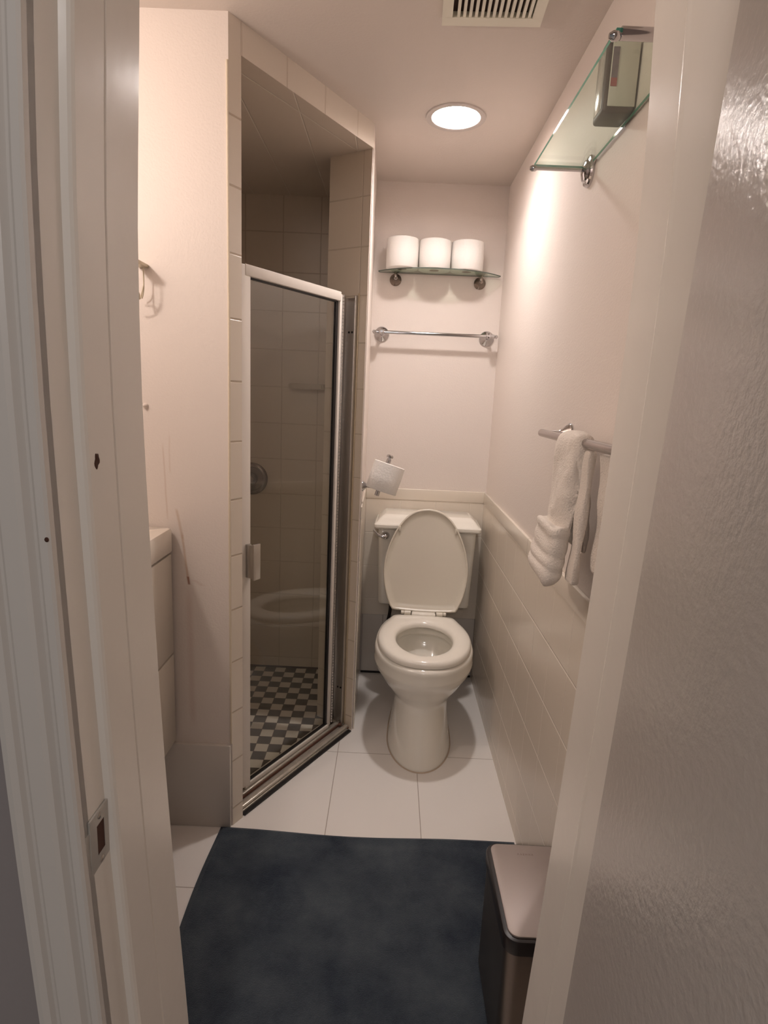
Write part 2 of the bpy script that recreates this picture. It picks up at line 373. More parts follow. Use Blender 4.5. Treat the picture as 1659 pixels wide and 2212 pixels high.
# ------------------------------------------------------------------ doorway
def interp(tab, z):
    if z <= tab[0][0]: return tab[0][1]
    for (a, x), (b_, y) in zip(tab, tab[1:]):
        if z <= b_:
            t_ = (z - a) / (b_ - a); return x + (y - x) * t_
    return tab[-1][1]
TL = [(0, -.262), (.38, -.276), (.63, -.291), (.87, -.303), (1.1, -.311), (1.35, -.317), (1.55, -.3155), (1.79, -.3035), (2.1, -.295)]
TR = [(0, .232), (.41, .246), (.65, .258), (.9, .2675), (1.15, .276), (1.38, .281), (1.62, .286), (1.81, .268), (2.1, .262)]
TR = [(0, .232), (.41, .246), (.65, .258), (.9, .2675), (1.15, .276), (1.38, .2815), (1.55, .282), (1.7, .277), (1.81, .269), (2.1, .262)]
def bow(prof, tab, name, mat, z0=0, z1=2.1, sx=1, **k):
    """sweep a plan profile (dx, y) up an old, slightly out-of-true door post"""
    rings = []
    for i in range(43):
        z = z0 + (z1 - z0) * i / 42; xb = interp(tab, z)
        # smooth the table a little
        xb = (interp(tab, z - .08) + 2 * xb + interp(tab, z + .08)) / 4
        rings.append([(xb + sx * dx, y, z) for dx, y in prof])
    bm = loft(bmesh.new(), rings, cap0=True, cap1=True)
    return obj(name, bm, mat, ang=12, **k)
# left jamb with rabbet and stop (dx>0 = into the opening)
jl = bow([(-.055, .552), (-.012, .552), (-.0105, .553), (-.0100, .556), (-.0100, .603), (-.004, .606), (-.0015, .609), (0, .613), (.0005, .668), (-.0012, .671), (0, .674), (0, .752), (-.003, .757), (-.055, .757)], TL, 'trim_9', m_trim)
struct(jl)
# left casing: stepped moulding facing the hall
cs = bow([(-.010, .553), (-.0102, .5485), (-.013, .546), (-.020, .5455), (-.024, .549), (-.027, .5495), (-.031, .543), (-.036, .541), (-.052, .540), (-.056, .543), (-.059, .543), (-.062, .538), (-.069, .536), (-.075, .537), (-.077, .541), (-.077, .566), (-.010, .566)], TL, 'trim_10', m_casing)
struct(cs)
# right jamb and stop
jr = bow([(.055, .757), (.003, .757), (0, .752), (-.0042, .664), (-.0056, .659), (-.0058, .655), (-.0054, .651), (-.0054, .648), (-.0078, .60), (-.0080, .558), (-.006, .553), (.055, .552)], TR, 'trim_11', m_trim)
struct(jr)
# wall either side of the doorway, with the head of the opening
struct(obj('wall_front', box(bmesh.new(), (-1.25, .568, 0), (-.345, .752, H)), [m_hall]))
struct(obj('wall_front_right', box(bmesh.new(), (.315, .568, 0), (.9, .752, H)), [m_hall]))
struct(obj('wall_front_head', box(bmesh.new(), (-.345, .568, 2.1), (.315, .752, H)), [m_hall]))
# door leaf, swung open into the hall
HX, HY = .198, .547
door = bpy.data.objects.new('door_1', None); C.objects.link(door); door['kind'] = 'structure'
door.location = (HX, HY, 0); door.rotation_euler = (0, .036, math.radians(-7))
obj('leaf', box(bmesh.new(), (0, -.60, .01), (.036, -.004, 2.06), .0015, 2), m_doorp, door)
for z in (.25, 1.05, 1.85):
    bm = bmesh.new(); lathe(bm, [(0, .005), (.085, .005)], (.040, .004, z), (0, 0, 1), 16); obj('hinge', bm, m_trim, door)
bm = bmesh.new(); lathe(bm, [(0, .028), (.006, .028), (.008, .012), (.030, .011), (.036, .024), (.052, .027), (.062, .018), (.064, .0)], (0, -.54, .95), (-1, 0, 0), 28)
obj('door_knob', bm, m_alu, door)

# strike plate and the hole on the left jamb
sx = interp(TL, .87) - .0098
bm = bmesh.new(); Y0, Y1, Z0, Z1 = .5585, .603, .822, .893; hy0, hy1, hz0, hz1 = .577, .594, .839, .877
for lo, hi in (((sx, Y0 + .004, Z0), (sx + .0022, hy0, Z1)), ((sx, hy1, Z0), (sx + .0022, Y1, Z1)), ((sx, hy0, Z0), (sx + .0022, hy1, hz0)), ((sx, hy0, hz1), (sx + .0022, hy1, Z1))):
    box(bm, lo, hi)
lip = []
for i in range(9):
    a_ = i / 8 * 1.5; lip.append((sx + .0015 - .010 * (1 - math.cos(a_)), Y0 + .004 - .013 * math.sin(a_)))
rings = [[(x, y, z) for z in (.836, .842, .873, .879)] + [(x - .0018, y, z) for z in (.879, .873, .842, .836)] for x, y in lip]
loft(bm, rings, cap0=True, cap1=True)
sp = obj('strike_plate', bm, simple('paint_covered_steel', (.50, .47, .43), .3, metal=.3, bump=.0006, bscale=50), jl)
obj('bolt_hole', box(bmesh.new(), (sx - .001, hy0 - .0005, hz0 - .0005), (sx + .0016, hy1 + .0005, hz1 + .0005)), m_wood, jl)  # solid box, coloured dark to stand for the shade inside the hole
for z in (.830, .886):
    bm = bmesh.new(); lathe(bm, [(0, .0038), (.0008, .0040), (.0016, .002)], (sx + .0020, .584, z), (1, 0, 0), 14); obj('screw', bm, m_alu, jl)
hz = 1.285; hx = interp(TL, hz)
bm = bmesh.new(); bmesh.ops.create_icosphere(bm, subdivisions=3, radius=1)
for v in bm.verts:
    v.co = Vector((v.co.x * .0012, v.co.y * .0052, v.co.z * .0085)) * (1 + .18 * math.sin(5 * v.co.z + 3 * v.co.y))
    v.co += Vector((hx + .0002, .6275, hz)) + Vector((0, .0016 * (v.co.z * 100), 0))
obj('gouge', bm, m_wood, jl)

# old nail hole in the casing
bm = bmesh.new(); bmesh.ops.create_icosphere(bm, subdivisions=2, radius=1)
for v in bm.verts: v.co = Vector((v.co.x * .0022, v.co.y * .0012, v.co.z * .0026)) + Vector((-.3270, .5462, 1.2165))
obj('nail_hole', bm, m_wood, cs)

# ------------------------------------------------------------------ toilet
toilet = thing('toilet', 'cream porcelain toilet with raised lid and open seat against the back wall', 'toilet', (.187, YB - .014, 0), -.034)
SEG = 72
def egg(w, vb, vf, vc, z, pf=2.0, pb=2.4):
    pts = []
    for i in range(SEG):
        t_ = 2 * PI * i / SEG; c, s = math.cos(t_), math.sin(t_); pw = pf if s > 0 else pb
        u = w * math.copysign(abs(c) ** (2 / (2.0 if s > 0 else pw)), c)
        v = vc + ((vf - vc) if s > 0 else (vc - vb)) * math.copysign(abs(s) ** (2 / pw), s)
        pts.append((u, -v, z))
    return pts
# bowl and pedestal with a hollow basin: (w, vb, vf, vc, z)
R_ = [(.126, .16, .786, .55, .0), (.127, .16, .788, .55, .006), (.124, .16, .784, .55, .014), (.119, .17, .770, .54, .05), (.113, .18, .752, .54, .10), (.108, .19, .735, .53, .15),
      (.108, .20, .722, .53, .19), (.112, .21, .718, .53, .215), (.124, .21, .728, .53, .235), (.143, .21, .745, .53, .258), (.161, .20, .762, .53, .282), (.176, .20, .777, .53, .308),
      (.190, .19, .793, .53, .330), (.1965, .19, .799, .53, .350), (.1970, .19, .800, .53, .354), (.1950, .19, .798, .53, .359), (.1960, .19, .7985, .53, .385), (.195, .19, .798, .53, .398), (.190, .195, .793, .53, .407),
      (.178, .20, .780, .53, .411), (.150, .30, .750, .55, .411), (.128, .36, .728, .56, .410), (.121, .375, .721, .56, .404), (.120, .378, .720, .56, .380), (.134, .362, .728, .56, .368), (.136, .36, .730, .56, .355),
      (.132, .37, .722, .56, .33), (.118, .40, .70, .55, .29), (.095, .43, .66, .54, .25), (.07, .46, .61, .53, .225), (.02, .50, .55, .52, .215)]
bm = bmesh.new(); loft(bm, [egg(*r) for r in R_], cap0=True, cap1=True); obj('bowl', bm, m_white, toilet, ang=50)
bm = bmesh.new(); loft(bm, [egg(.085, .44, .645, .54, .243), egg(.001, .53, .54, .535, .243)], cap1=True); obj('water', bm, simple('still_water', (.35, .33, .27), .03, spec=.6), toilet)
# shelf of the bowl under the tank
bm = bmesh.new(); box(bm, (-.10, -.36, .30), (.10, -.05, .405), .02, 3); obj('deck', bm, m_white, toilet)
# seat
half = [(0, .786), (.055, .778), (.102, .752), (.140, .708), (.167, .650), (.182, .585), (.186, .53), (.182, .48), (.172, .43), (.155, .378), (.145, .345), (.137, .322), (.124, .308), (.06, .304), (0, .303)]
def outline(half, n=96, vc=.52, grow=0):
    full = half + [(-u, v) for u, v in half[::-1][1:-1]]
    P = bez([(u, v, 0) for u, v in full + [full[0]]], 8)
    ang = []
    for q in P: ang.append((math.atan2(q.y - vc, q.x) % (2 * PI), (q.xy - Vector((0, vc))).length))
    ang.sort(); ang = [(ang[-1][0] - 2 * PI, ang[-1][1])] + ang + [(ang[0][0] + 2 * PI, ang[0][1])]
    out = []
    for i in range(n):
        t_ = 2 * PI * i / n; j = 0
        while ang[j + 1][0] < t_: j += 1
        (a0, r0), (a1, r1) = ang[j], ang[j + 1]; r = r0 + (r1 - r0) * ((t_ - a0) / (a1 - a0 + 1e-9)) + grow
        out.append((r * math.cos(t_), vc + r * math.sin(t_)))
    return out
hole = []
for i in range(96):
    t_ = 2 * PI * i / 96; s = math.sin(t_); hole.append((.112 * math.cos(t_), .545 + (.168 if s > 0 else .150) * s))
out = outline(half)
def mixo(a_, b_, k): return [(p[0] + (q[0] - p[0]) * k, p[1] + (q[1] - p[1]) * k) for p, q in zip(a_, b_)]
prof = [(0.0, .414), (0.0, .424), (.04, .432), (.12, .4375), (.30, .4405), (.6, .4405), (.82, .438), (.94, .433), (1.0, .425), (1.0, .414), (.5, .412)]
bm = bmesh.new(); rings = [[(u, -v, z) for u, v in mixo(out, hole, k)] for k, z in prof]; rings.append(rings[0]); loft(bm, rings)
box(bm, (-.052, -.325, .428), (.052, -.288, .448), .005, 3)
obj('seat', bm, m_seat, toilet, ang=50)
half_lid = [(0, .758), (.040, .752), (.075, .736), (.108, .705), (.140, .655), (.165, .595), (.179, .54), (.185, .485), (.181, .43), (.170, .38), (.158, .345), (.148, .322), (.138, .310), (.06, .305), (0, .304)]
# lid, standing open: s runs up from the hinge
def lidpt(u, v, h):
    s = v - .300; tl = math.radians(8.5)
    return (u, -(.285 - s * math.sin(tl) + h * math.cos(tl)), .440 + s * math.cos(tl) + h * math.sin(tl))
lo_ = outline(half_lid)
cen = [(0, .52)] * 96
prof = [(1.0, -.004), (.3, -.004), (.03, -.003), (0, .000), (0, .010), (.012, .014), (.03, .0145), (.042, .012), (.055, .0085), (.16, .006), (.4, .0055), (1.0, .0055)]
bm = bmesh.new(); rings = [[lidpt(u, v, h) for u, v in mixo(lo_, cen, min(k, .995))] for k, h in prof]; loft(bm, rings, cap0=True, cap1=True)
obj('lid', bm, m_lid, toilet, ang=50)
for sgn in (-1, 1):
    q = lidpt(sgn * .122, .665, .012); bm = bmesh.new(); box(bm, (q[0] - .004, q[1] - .004, q[2] - .012), (q[0] + .004, q[1] + .004, q[2] + .012), .002)
    obj('bumper', bm, m_lid, toilet)
    bm = bmesh.new(); lathe(bm, [(0, .0085), (.002, .010), (.028, .010), (.030, .0085)], (sgn * .055, -.298, .440), (sgn, 0, 0), 20)
    lathe(bm, [(0, .008), (.012, .008)], (sgn * .086, -.297, .441), (sgn, 0, 0), 20)
    obj('hinge', bm, m_lid, toilet)
# tank
def rrect(hw, v0, v1, r, z, n=8):
    pts = []
    for cx, cy, a0 in ((hw - r, -(v1 - r), -PI / 2), (hw - r, -(v0 + r), 0), (-(hw - r), -(v0 + r), PI / 2), (-(hw - r), -(v1 - r), PI)):
        for i in range(n + 1):
            a_ = a0 + PI / 2 * i / n; pts.append((cx + r * math.cos(a_), cy + r * math.sin(a_), z))
    return pts
bm = bmesh.new(); loft(bm, [rrect(.198, .02, .165, .02, .425), rrect(.207, .012, .177, .022, .432), rrect(.210, .008, .181, .022, .445), rrect(.219, .006, .192, .022, .790)], cap0=True, cap1=True)
obj('tank', bm, m_white, toilet, ang=40)
bm = bmesh.new(); loft(bm, [rrect(.222, .004, .198, .012, 0.7860), rrect(.234, .0, .212, .014, 0.7920), rrect(.2375, .0, .216, .015, 0.7980), rrect(.2375, .0, .216, .015, 0.8090), rrect(.233, .0, .212, .014, 0.8140), rrect(.228, .0, .207, .014, 0.8160),
    rrect(.215, .004, .190, .016, 0.8320), rrect(.203, .008, .176, .016, 0.8430), rrect(.200, .010, .172, .016, 0.8445), rrect(.194, .012, .164, .016, 0.8485), rrect(.19, .014, .16, .016, 0.8495)], cap0=True, cap1=True)
obj('tank_lid', bm, m_white, toilet, ang=22)
bm = bmesh.new(); lathe(bm, [(0, .019), (.004, .019), (.010, .017), (.020, .015), (.028, .010), (.032, .0)], (-.186, -.186, .757), (0, -1, 0), 24)
tube(bm, bez([(-.186, -.210, .757), (-.202, -.215, .758), (-.222, -.219, .769), (-.238, -.222, .787)], 6), [.0085] * 6 + [.0065] * 6 + [.006] * 6 + [.0045], 12)
obj('flush_lever', bm, m_chrome, toilet)
bm = bmesh.new(); tube(bm, bez([(-.15, -.08, .43), (-.152, -.09, .36), (-.165, -.075, .28), (-.17, -.03, .20), (-.17, .0, .17)], 6), .008, 10); obj('supply_hose', bm, m_blackplastic, toilet)
bm = bmesh.new(); loft(bm, [egg(.131, .155, .792, .55, .0006), egg(.1275, .16, .788, .55, .004)]); obj('caulk_ring', bm, simple('stained_caulk', (.55, .44, .34), .7), toilet)

# ------------------------------------------------------------------ rolls
def roll(name, label, loc, rot=(0, 0, 0), r=.0665, h=.118, group=None):
    t_ = thing(name, label, 'toilet paper', loc, 0, group); t_.rotation_euler = rot
    bm = bmesh.new(); lathe_pts = [(0, .021), (0, r - .002), (.002, r), (h * .5, r + .0008), (h - .002, r), (h, r - .003), (h, .021)]
    rings = []
    for z, rr in lathe_pts: rings.append([(rr * math.cos(2 * PI * i / 56) * (1 + .004 * math.sin(3 * 2 * PI * i / 56)), rr * math.sin(2 * PI * i / 56), z) for i in range(56)])
    rings.append(rings[0]); loft(bm, rings); obj('paper', bm, m_paper, t_, ang=50)
    bm = bmesh.new(); rings = [[(rr * math.cos(2 * PI * i / 32), rr * math.sin(2 * PI * i / 32), z) for i in range(32)] for z, rr in ((0.0005, .0208), (h - .0005, .0208), (h - .0005, .0196), (0.0005, .0196), (.0005, .0208))]
    loft(bm, rings); obj('core', bm, m_card, t_)
    return t_
GZ = 1.906
G = 'spare rolls on the glass shelf'
roll('toilet_roll', 'white toilet roll at the left end of the wall shelf, nearest the shower', (.012, YB - .078, GZ + .0002), group=G, h=.120, r=.068)
roll('toilet_roll', 'white toilet roll in the middle, between two others on the glass shelf', (.151, YB - .074, GZ + .0002), rot=(0, 0, .8), group=G, r=.068)
roll('toilet_roll', 'white toilet roll at the right end of the wall shelf, nearest the corner', (.2905, YB - .072, GZ + .0002), rot=(0, 0, 2), group=G, r=.0685)

# glass shelf on the back wall
sh = thing('glass_shelf', 'bow fronted glass shelf on chrome mounts under three paper rolls', 'shelf', (.178, YB, GZ))
pts = [(-.262, -.012), (.262, -.012)]
fr = []
for i in range(33):
    t_ = i / 32; x = .268 - .536 * t_
    d = (.030 + .108 * (1 - abs(2 * t_ - 1) ** 2.6)) if 0 < t_ < 1 else .030
    fr.append((x, -d))
pl = pts[:0] + [(-.262, -.010), (.262, -.010)] + fr
bm = bmesh.new(); prism(bm, pl, -.0042, 0, [1] * len(pl), 0); obj('glass_plate', bm, [m_shelfglass, m_darkedge], sh, smooth=False)
for dx in (-.191, .182):
    bm = bmesh.new(); lathe(bm, [(0, .026), (.004, .026), (.007, .023), (.009, .021), (.012, .018), (.020, .013), (.024, .011), (.046, .0095), (.048, .007)], (dx, -.0005, -.0312), (0, -1, 0), 32)
    box(bm, (dx - .006, -.050, -.034), (dx + .006, -.034, -.0043), .002)
    obj('mount', bm, m_bronze, sh)

# towel bar on the back wall
def rosette(bm, p, d, r=.033, k=1.0):
    lathe(bm, [(0, r), (.004 * k, r), (.007 * k, r * .93), (.009 * k, r * .84), (.014 * k, r * .72), (.022 * k, r * .40), (.030 * k, r * .26)], p, d, 32)
tb = thing('towel_bar', 'empty chrome towel bar on the back wall under the glass shelf', 'towel bar', (.172, YB, 1.645))
bm = bmesh.new(); tube(bm, [(-.262, -.062, .0), (.258, -.062, .0)], .0075, 16); obj('bar', bm, m_chrome, tb)
for dx in (-.236, .236):
    bm = bmesh.new(); rosette(bm, (dx, -.0005, -.004), (0, -1, 0)); lathe(bm, [(0, .0085), (.052, .0085), (.056, .0115), (.064, .0125), (.072, .0115), (.076, .006)], (dx, -.018, -.004), (0, -1, .06), 24)
    e = -1 if dx < 0 else 1
    lathe(bm, [(0, .0095), (.014, .0095), (.018, .006), (.022, .0085), (.027, .008), (.031, .003)], (dx + e * .010, -.062, 0), (e, 0, 0), 20)
    obj('mount', bm, m_chrome, tb)

# glass shelf on the right wall
s2 = thing('glass_shelf', 'long clear glass shelf with green edge on chrome arms, right wall', 'shelf', (XR, 1.345, 1.945))
bm = bmesh.new(); box(bm, (-.138, -.290, -.0035), (-.006, .262, .0035))
for f in bm.faces:
    n_ = f.normal
    f.material_index = 0 if abs(n_.z) > .5 else 1
bm.normal_update()
for f in bm.faces: f.material_index = 0 if abs(f.normal.z) > .5 else 1
obj('glass_plate', bm, [m_shelfglass, m_green], s2, smooth=False)
for dy in (.250, -.293):
    bm = bmesh.new(); lathe(bm, [(0, .036), (.005, .036), (.009, .033), (.011, .026), (.016, .023), (.020, .012)], (-.0005, dy, -.012), (-1, 0, 0), 36)
    lathe(bm, [(0, .0042), (.118, .0042), (.122, .007), (.130, .0075), (.136, .004)], (-.014, dy, -.010), (-1, 0, 0), 18)
    if dy < 0: lathe(bm, [(0, .0095), (.118, .0095)], (-.014, dy, -.006), (-1, 0, 0), 18)
    obj('arm', bm, m_chrome, s2)

# bottle on that shelf
bt = thing('toiletry_bottle', 'squarish white and dark plastic bottle with label standing on the right glass shelf', 'bottle', (.4265, 1.362, 1.9488), 0)
bm = bmesh.new(); box(bm, (-.030, -.036, 0), (.031, .036, .132), .007, 3); obj('body', bm, m_greypl, bt)
bm = bmesh.new(); box(bm, (-.024, -.0385, .010), (.0305, -.0355, .128), .0014, 2); obj('front_panel', bm, m_whitepl, bt)['label'] = 'off-white front panel'
bm = bmesh.new(); box(bm, (-.031, -.016, .012), (-.0285, .028, .124), .001, 2); obj('side_panel', bm, m_silver, bt)['label'] = 'shiny silver side panel'
bm = bmesh.new(); box(bm, (-.0225, -.0392, .045), (-.010, -.0384, .115)); obj('label_sticker', bm, m_label, bt)
bm = bmesh.new(); box(bm, (-.0225, -.0395, .045), (-.010, -.0391, .060)); obj('label_stripe', bm, m_red, bt)
bm = bmesh.new(); box(bm, (-.026, -.018, .1321), (.004, .024, .143), .003); obj('cap', bm, m_black, bt)

# towel bar on the right wall
BZ, BX = 1.290, .400
t3 = thing('towel_bar', 'chrome towel bar on the right wall carrying the white towel', 'towel bar', (XR, 1.30, BZ))
bm = bmesh.new(); tube(bm, [(BX - XR, .285, 0), (BX - XR, -.36, 0)], .0100, 18); obj('bar', bm, simple('dull_chrome', (.42, .38, .37), .22, metal=1), t3)
for dy in (.235, -.325):
    bm = bmesh.new(); rosette(bm, (-.0005, dy, .004), (-1, 0, 0), .027); lathe(bm, [(0, .008), (.048, .008), (.052, .006)], (-.016, dy, .003), (-1, 0, -.04), 18); obj('mount', bm, m_chrome, t3)

# towel: folded strips draped over the bar
tw = thing('hand_towel', 'white terry hand towel folded in strips over the chrome bar', 'towel', (BX, 1.28, BZ))
def drape(name, y0, y1, xf, xb, zf, zb, th, wob, bulge=0, cuff=None, fan=0):
    """closed slab of cloth over the bar: section in x-z swept along y"""
    n = 26; ny = 9; rings = []
    for j in range(ny):
        ty = j / (ny - 1); y = y0 + (y1 - y0) * ty
        edge = math.sin(PI * ty) ** .35 if 0 < ty < 1 else .0
        tt = th * (.25 + .75 * edge)
        path = []
        for i in range(n):   # front leaf from the bottom up, over the bar, back leaf down
            t_ = i / (n - 1)
            if t_ < .46:
                k = t_ / .46; z = zf + (0.0 - zf) * k; hang = 1 - k
                x = -.013 + (xf + .013) * (1 - (1 - hang) ** 2.0) + wob * math.sin(6 * ty + 7 * k) + (-bulge * math.exp(-((z - zf - .05) / .035) ** 2))
                if cuff is not None and z < cuff: x -= .013 * min(1, (cuff - z) / .004)
                if cuff is not None: x -= .008 * max(0, math.sin((z - zf) * 95 + 1.5 * ty)) * (1 if z < zf + .085 else 0)
            elif t_ < .56:
                a_ = PI * (t_ - .46) / .10; x = -.013 * math.cos(a_); z = .013 * math.sin(a_)
            else:
                k = (t_ - .56) / .44; z = (zb) * k; x = .013 + (xb - .013) * (k ** .5) + wob * .7 * math.sin(5 * ty + 6 * k + 2)
            yy = y + fan * (ty - .5) * (max(0, -z)) + (.004 * math.sin(9 * z * 10 + 3))
            path.append(Vector((x, yy, z)))
        outer, inner = [], []
        for i, q in enumerate(path):
            d_ = (path[min(i + 1, n - 1)] - path[max(i - 1, 0)]); d_.y = 0; d_.normalize(); nn = Vector((-d_.z, 0, d_.x))
            outer.append(q + nn * tt); inner.append(q + nn * .0005)
        rings.append([tuple(v) for v in outer + inner[::-1]])
    bm = loft(bmesh.new(), rings, cap0=True, cap1=True)
    o = obj(name, bm, m_towel, tw, ang=70)
    s = o.modifiers.new('subdivision', 'SUBSURF'); s.levels = 1; s.render_levels = 2
    tex = bpy.data.textures.new('terry', 'CLOUDS'); tex.noise_scale = .03
    dm = o.modifiers.new('crumple', 'DISPLACE'); dm.texture = tex; dm.strength = .006; dm.mid_level = .5
    return o
drape('front_fold', -.068, .078, -.020, .016, -.215, -.235, .016, .003, fan=.03)
def hang(name, y0, y1, x0, x1, z0, z1, th, wob, ph=0, fan=0):
    """a leaf of cloth hanging behind the bar"""
    n = 24; prof = []; rings = []
    for i in range(n + 1):
        k = i / n; z = z0 + (z1 - z0) * k; x = x0 + (x1 - x0) * k ** .6
        row = []
        for q in range(16):
            a_ = 2 * PI * q / 16; c, s_ = math.cos(a_), math.sin(a_)
            yy = (y0 + y1) / 2 + fan * k + (y1 - y0) / 2 * (1 - .12 * math.sin(4 * k + ph)) * math.copysign(abs(c) ** .4, c)
            xx = x + th * math.copysign(abs(s_) ** .6, s_) * (1 + .25 * math.sin(14 * k + ph)) + wob * math.sin(7 * k + 3 * c + ph)
            row.append((xx, yy, z))
        rings.append(row)
    o = obj(name, loft(bmesh.new(), rings, cap0=True, cap1=True), m_towel, tw, ang=70)
    sm = o.modifiers.new('subdivision', 'SUBSURF'); sm.levels = 1; sm.render_levels = 2
    return o
hang('middle_fold', -.104, -.058, .006, -.004, -.012, -.296, .008, .002, 1, fan=.004)
hang('back_fold', -.196, -.100, .024, .034, -.014, -.262, .010, .003, 2)
rings = []
for z, hw, ht, cx in ((-.181, .066, .014, -.028), (-.178, .071, .020, -.029), (-.181, .076, .025, -.030), (-.188, .077, .0265, -.030), (-.196, .076, .025, -.030), (-.201, .073, .022, -.030), (-.214, .075, .025, -.032), (-.228, .075, .0255, -.034),
        (-.238, .071, .022, -.034), (-.246, .076, .026, -.036), (-.258, .077, .0275, -.038), (-.266, .073, .023, -.038), (-.274, .077, .028, -.040), (-.288, .075, .0275, -.041), (-.300, .064, .022, -.041), (-.308, .045, .014, -.041), (-.312, .015, .004, -.041)):
    row = []
    for q in range(40):
        a_ = 2 * PI * q / 40; c, s_ = math.cos(a_), math.sin(a_)
        row.append((cx + ht * math.copysign(abs(s_) ** .7, s_), .006 - (z + .18) * .05 + hw * math.copysign(abs(c) ** .45, c), z + .010 * c * min(1, (-.178 - z) / .05) + .003 * math.sin(3 * a_ + 40 * z)))
    rings.append(row)
o = obj('rolled_end', loft(bmesh.new(), rings, cap0=True, cap1=True), m_towel, tw, ang=70)
sm = o.modifiers.new('subdivision', 'SUBSURF'); sm.levels = 1; sm.render_levels = 2

# toilet paper holder on the shower partition
hp = Vector((-.078, 2.33, 0))
th_ = thing('toilet_paper_holder', 'chrome arm holder with a tilted post on the partition beside the toilet', 'toilet paper holder', (-.1075, 2.33, 1.012))
bm = bmesh.new(); rosette(bm, (.0, 0, .0), (1, 0, 0), .022, .8); tube(bm, bez([(.012, 0, 0), (.045, -.008, -.002), (.068, -.012, -.006)], 6), .006, 12); obj('arm', bm, m_chrome, th_)
bm = bmesh.new()
axis = Vector((.30, .12, 1)).normalized(); base = Vector((.060, -.018, -.034))
lathe(bm, [(0, .0095), (.150, .0095), (.152, .008), (.156, .008), (.158, .013), (.166, .014), (.170, .010)], base, axis, 20); obj('post', bm, m_chrome, th_)
rr_ = roll('toilet_roll', 'part used toilet roll hanging askew on the chrome holder', Vector((-.1075, 2.33, 1.012)) + base + axis * .020 + Vector((.0095, 0, .0)), r=.0625, h=.112)
rr_.rotation_mode = 'QUATERNION'; rr_.rotation_quaternion = axis.to_track_quat('Z', 'Y')

# ------------------------------------------------------------------ shower door
sd = thing('shower_door', 'framed clear glass shower door hinged at the right of the diagonal opening', 'shower door', dg(.595, .075, .0))
base_sd = sd.location.copy()
def sobj(name, bm, m, label=None, par=None, **k):
    for v in bm.verts: v.co -= base_sd
    o = obj(name, bm, m, par or sd, **k)
    if label: o['label'] = label
    return o
bm = bmesh.new(); obox(bm, .098, .143, .062, .090, .040, 1.720, .003); obox(bm, .5845, .600, .062, .090, .040, 1.715, .003); obox(bm, .12, .59, .060, .092, 1.690, 1.722, .003); obox(bm, .12, .59, .062, .090, .030, .046, .002)
sobj('door_frame', bm, m_alu_white)
bm = bmesh.new(); obox(bm, .140, .586, .0735, .0785, .044, 1.692); sobj('glass_pane', bm, m_glass, smooth=False)
bm = bmesh.new(); obox(bm, .572, .585, .070, .080, .040, 1.690); obox(bm, .142, .585, .070, .080, 1.6855, 1.6905); obox(bm, .142, .585, .068, .080, .028, .050); sobj('gasket', bm, m_black)
bm = bmesh.new(); obox(bm, .120, .126, .030, .062, .785, .893, .001, ); obox(bm, .120, .137, .052, .061, .785, .893, .002); obox(bm, .120, .150, .026, .034, .780, .896, .002)
sobj('pull_handle', bm, m_alu, 'silver aluminium pull handle')
bm = bmesh.new()
for i in range(140):
    z = .05 + i * .0119
    lathe(bm, [(0, .0036), (.0092, .0036)], dg(.6035, .0605, z), (0, 0, 1), 8)
sobj('piano_hinge', bm, m_alu)
# fixed hinge jamb on the tiled reveal, and sill track
ja = thing('shower_door_jamb', 'silver aluminium channel with screw holes fixed to the tiled reveal', 'door frame', dg(LD, .085, 0)); base_sd = ja.location.copy()
bm = bmesh.new(); obox(bm, LD - .020, LD - .0005, .042, .047, .022, 1.718, .002); obox(bm, LD - .008, LD - .0005, .044, .112, .022, 1.712, .001); obox(bm, LD - .045, LD - .006, .094, .104, .03, 1.718, .002)
sobj('channel', bm, m_alu, par=ja)
bm = bmesh.new(); obox(bm, LD - .0085, LD - .004, .052, .090, .024, 1.700); sobj('channel_web', bm, m_alu, par=ja)
for z in (1.592, .178):
    for o_ in (.060, .074):
        bm = bmesh.new(); lathe(bm, [(0, .0042), (.0012, .0040)], dg(LD - .0084, o_, z), -D, 14); sobj('screw_hole', bm, m_black, par=ja)
bm = bmesh.new(); obox(bm, LD - .004, LD - .0004, 0.036, .042, 1e-3, 1.728, .001); sobj('sealant', bm, simple('yellowed_sealant', (.55, .44, .30), .4, bump=.001, bscale=60), par=ja)
tr = thing('shower_sill', 'stained aluminium track along the floor under the shower door', 'sill', dg(LD / 2, .05, 0)); base_sd = tr.location.copy()
m_sill = simple('stained_aluminium', (.58, .53, .46), .3, metal=.55, bump=.0008, bscale=50, var=.35, vscale=25)
s0, s1 = .052, LD - .010
bm = bmesh.new(); obox(bm, s0, s1, .012, .088, .0036, .012, .001); obox(bm, s0, s1, .014, .030, .010, .026, .004); obox(bm, s0, s1, .054, .070, .010, .028, .003)
sobj('track', bm, m_sill, par=tr)
bm = bmesh.new(); obox(bm, s0, s1, -.002, .0125, .0008, .006); sobj('black_line', bm, m_black, par=tr)  # thin black strip along the gap at the track's outer foot
bm = bmesh.new(); obox(bm, s0 + .01, s1, .0505, .0545, .012, .0225, .001); sobj('rust_line', bm, m_rust, par=tr)
bm = bmesh.new()
for s_, o_, z_, r in ((s1 - .004, .018, .012, .008), (s1 - .012, .05, .020, .010), (s1 - .006, .034, .012, .009), (s0 + .005, .04, .014, .008)):
    t_ = bmesh.new(); bmesh.ops.create_icosphere(t_, subdivisions=2, radius=r)
    for v in t_.verts: v.co = dg(s_, o_, z_) + Vector((v.co.x * random.uniform(.7, 1.2), v.co.y * random.uniform(.7, 1.2), v.co.z * .7))
    me = bpy.data.meshes.new('t'); t_.to_mesh(me); t_.free(); bm.from_mesh(me); bpy.data.meshes.remove(me)
sobj('rust_patch', bm, m_rust, par=tr)

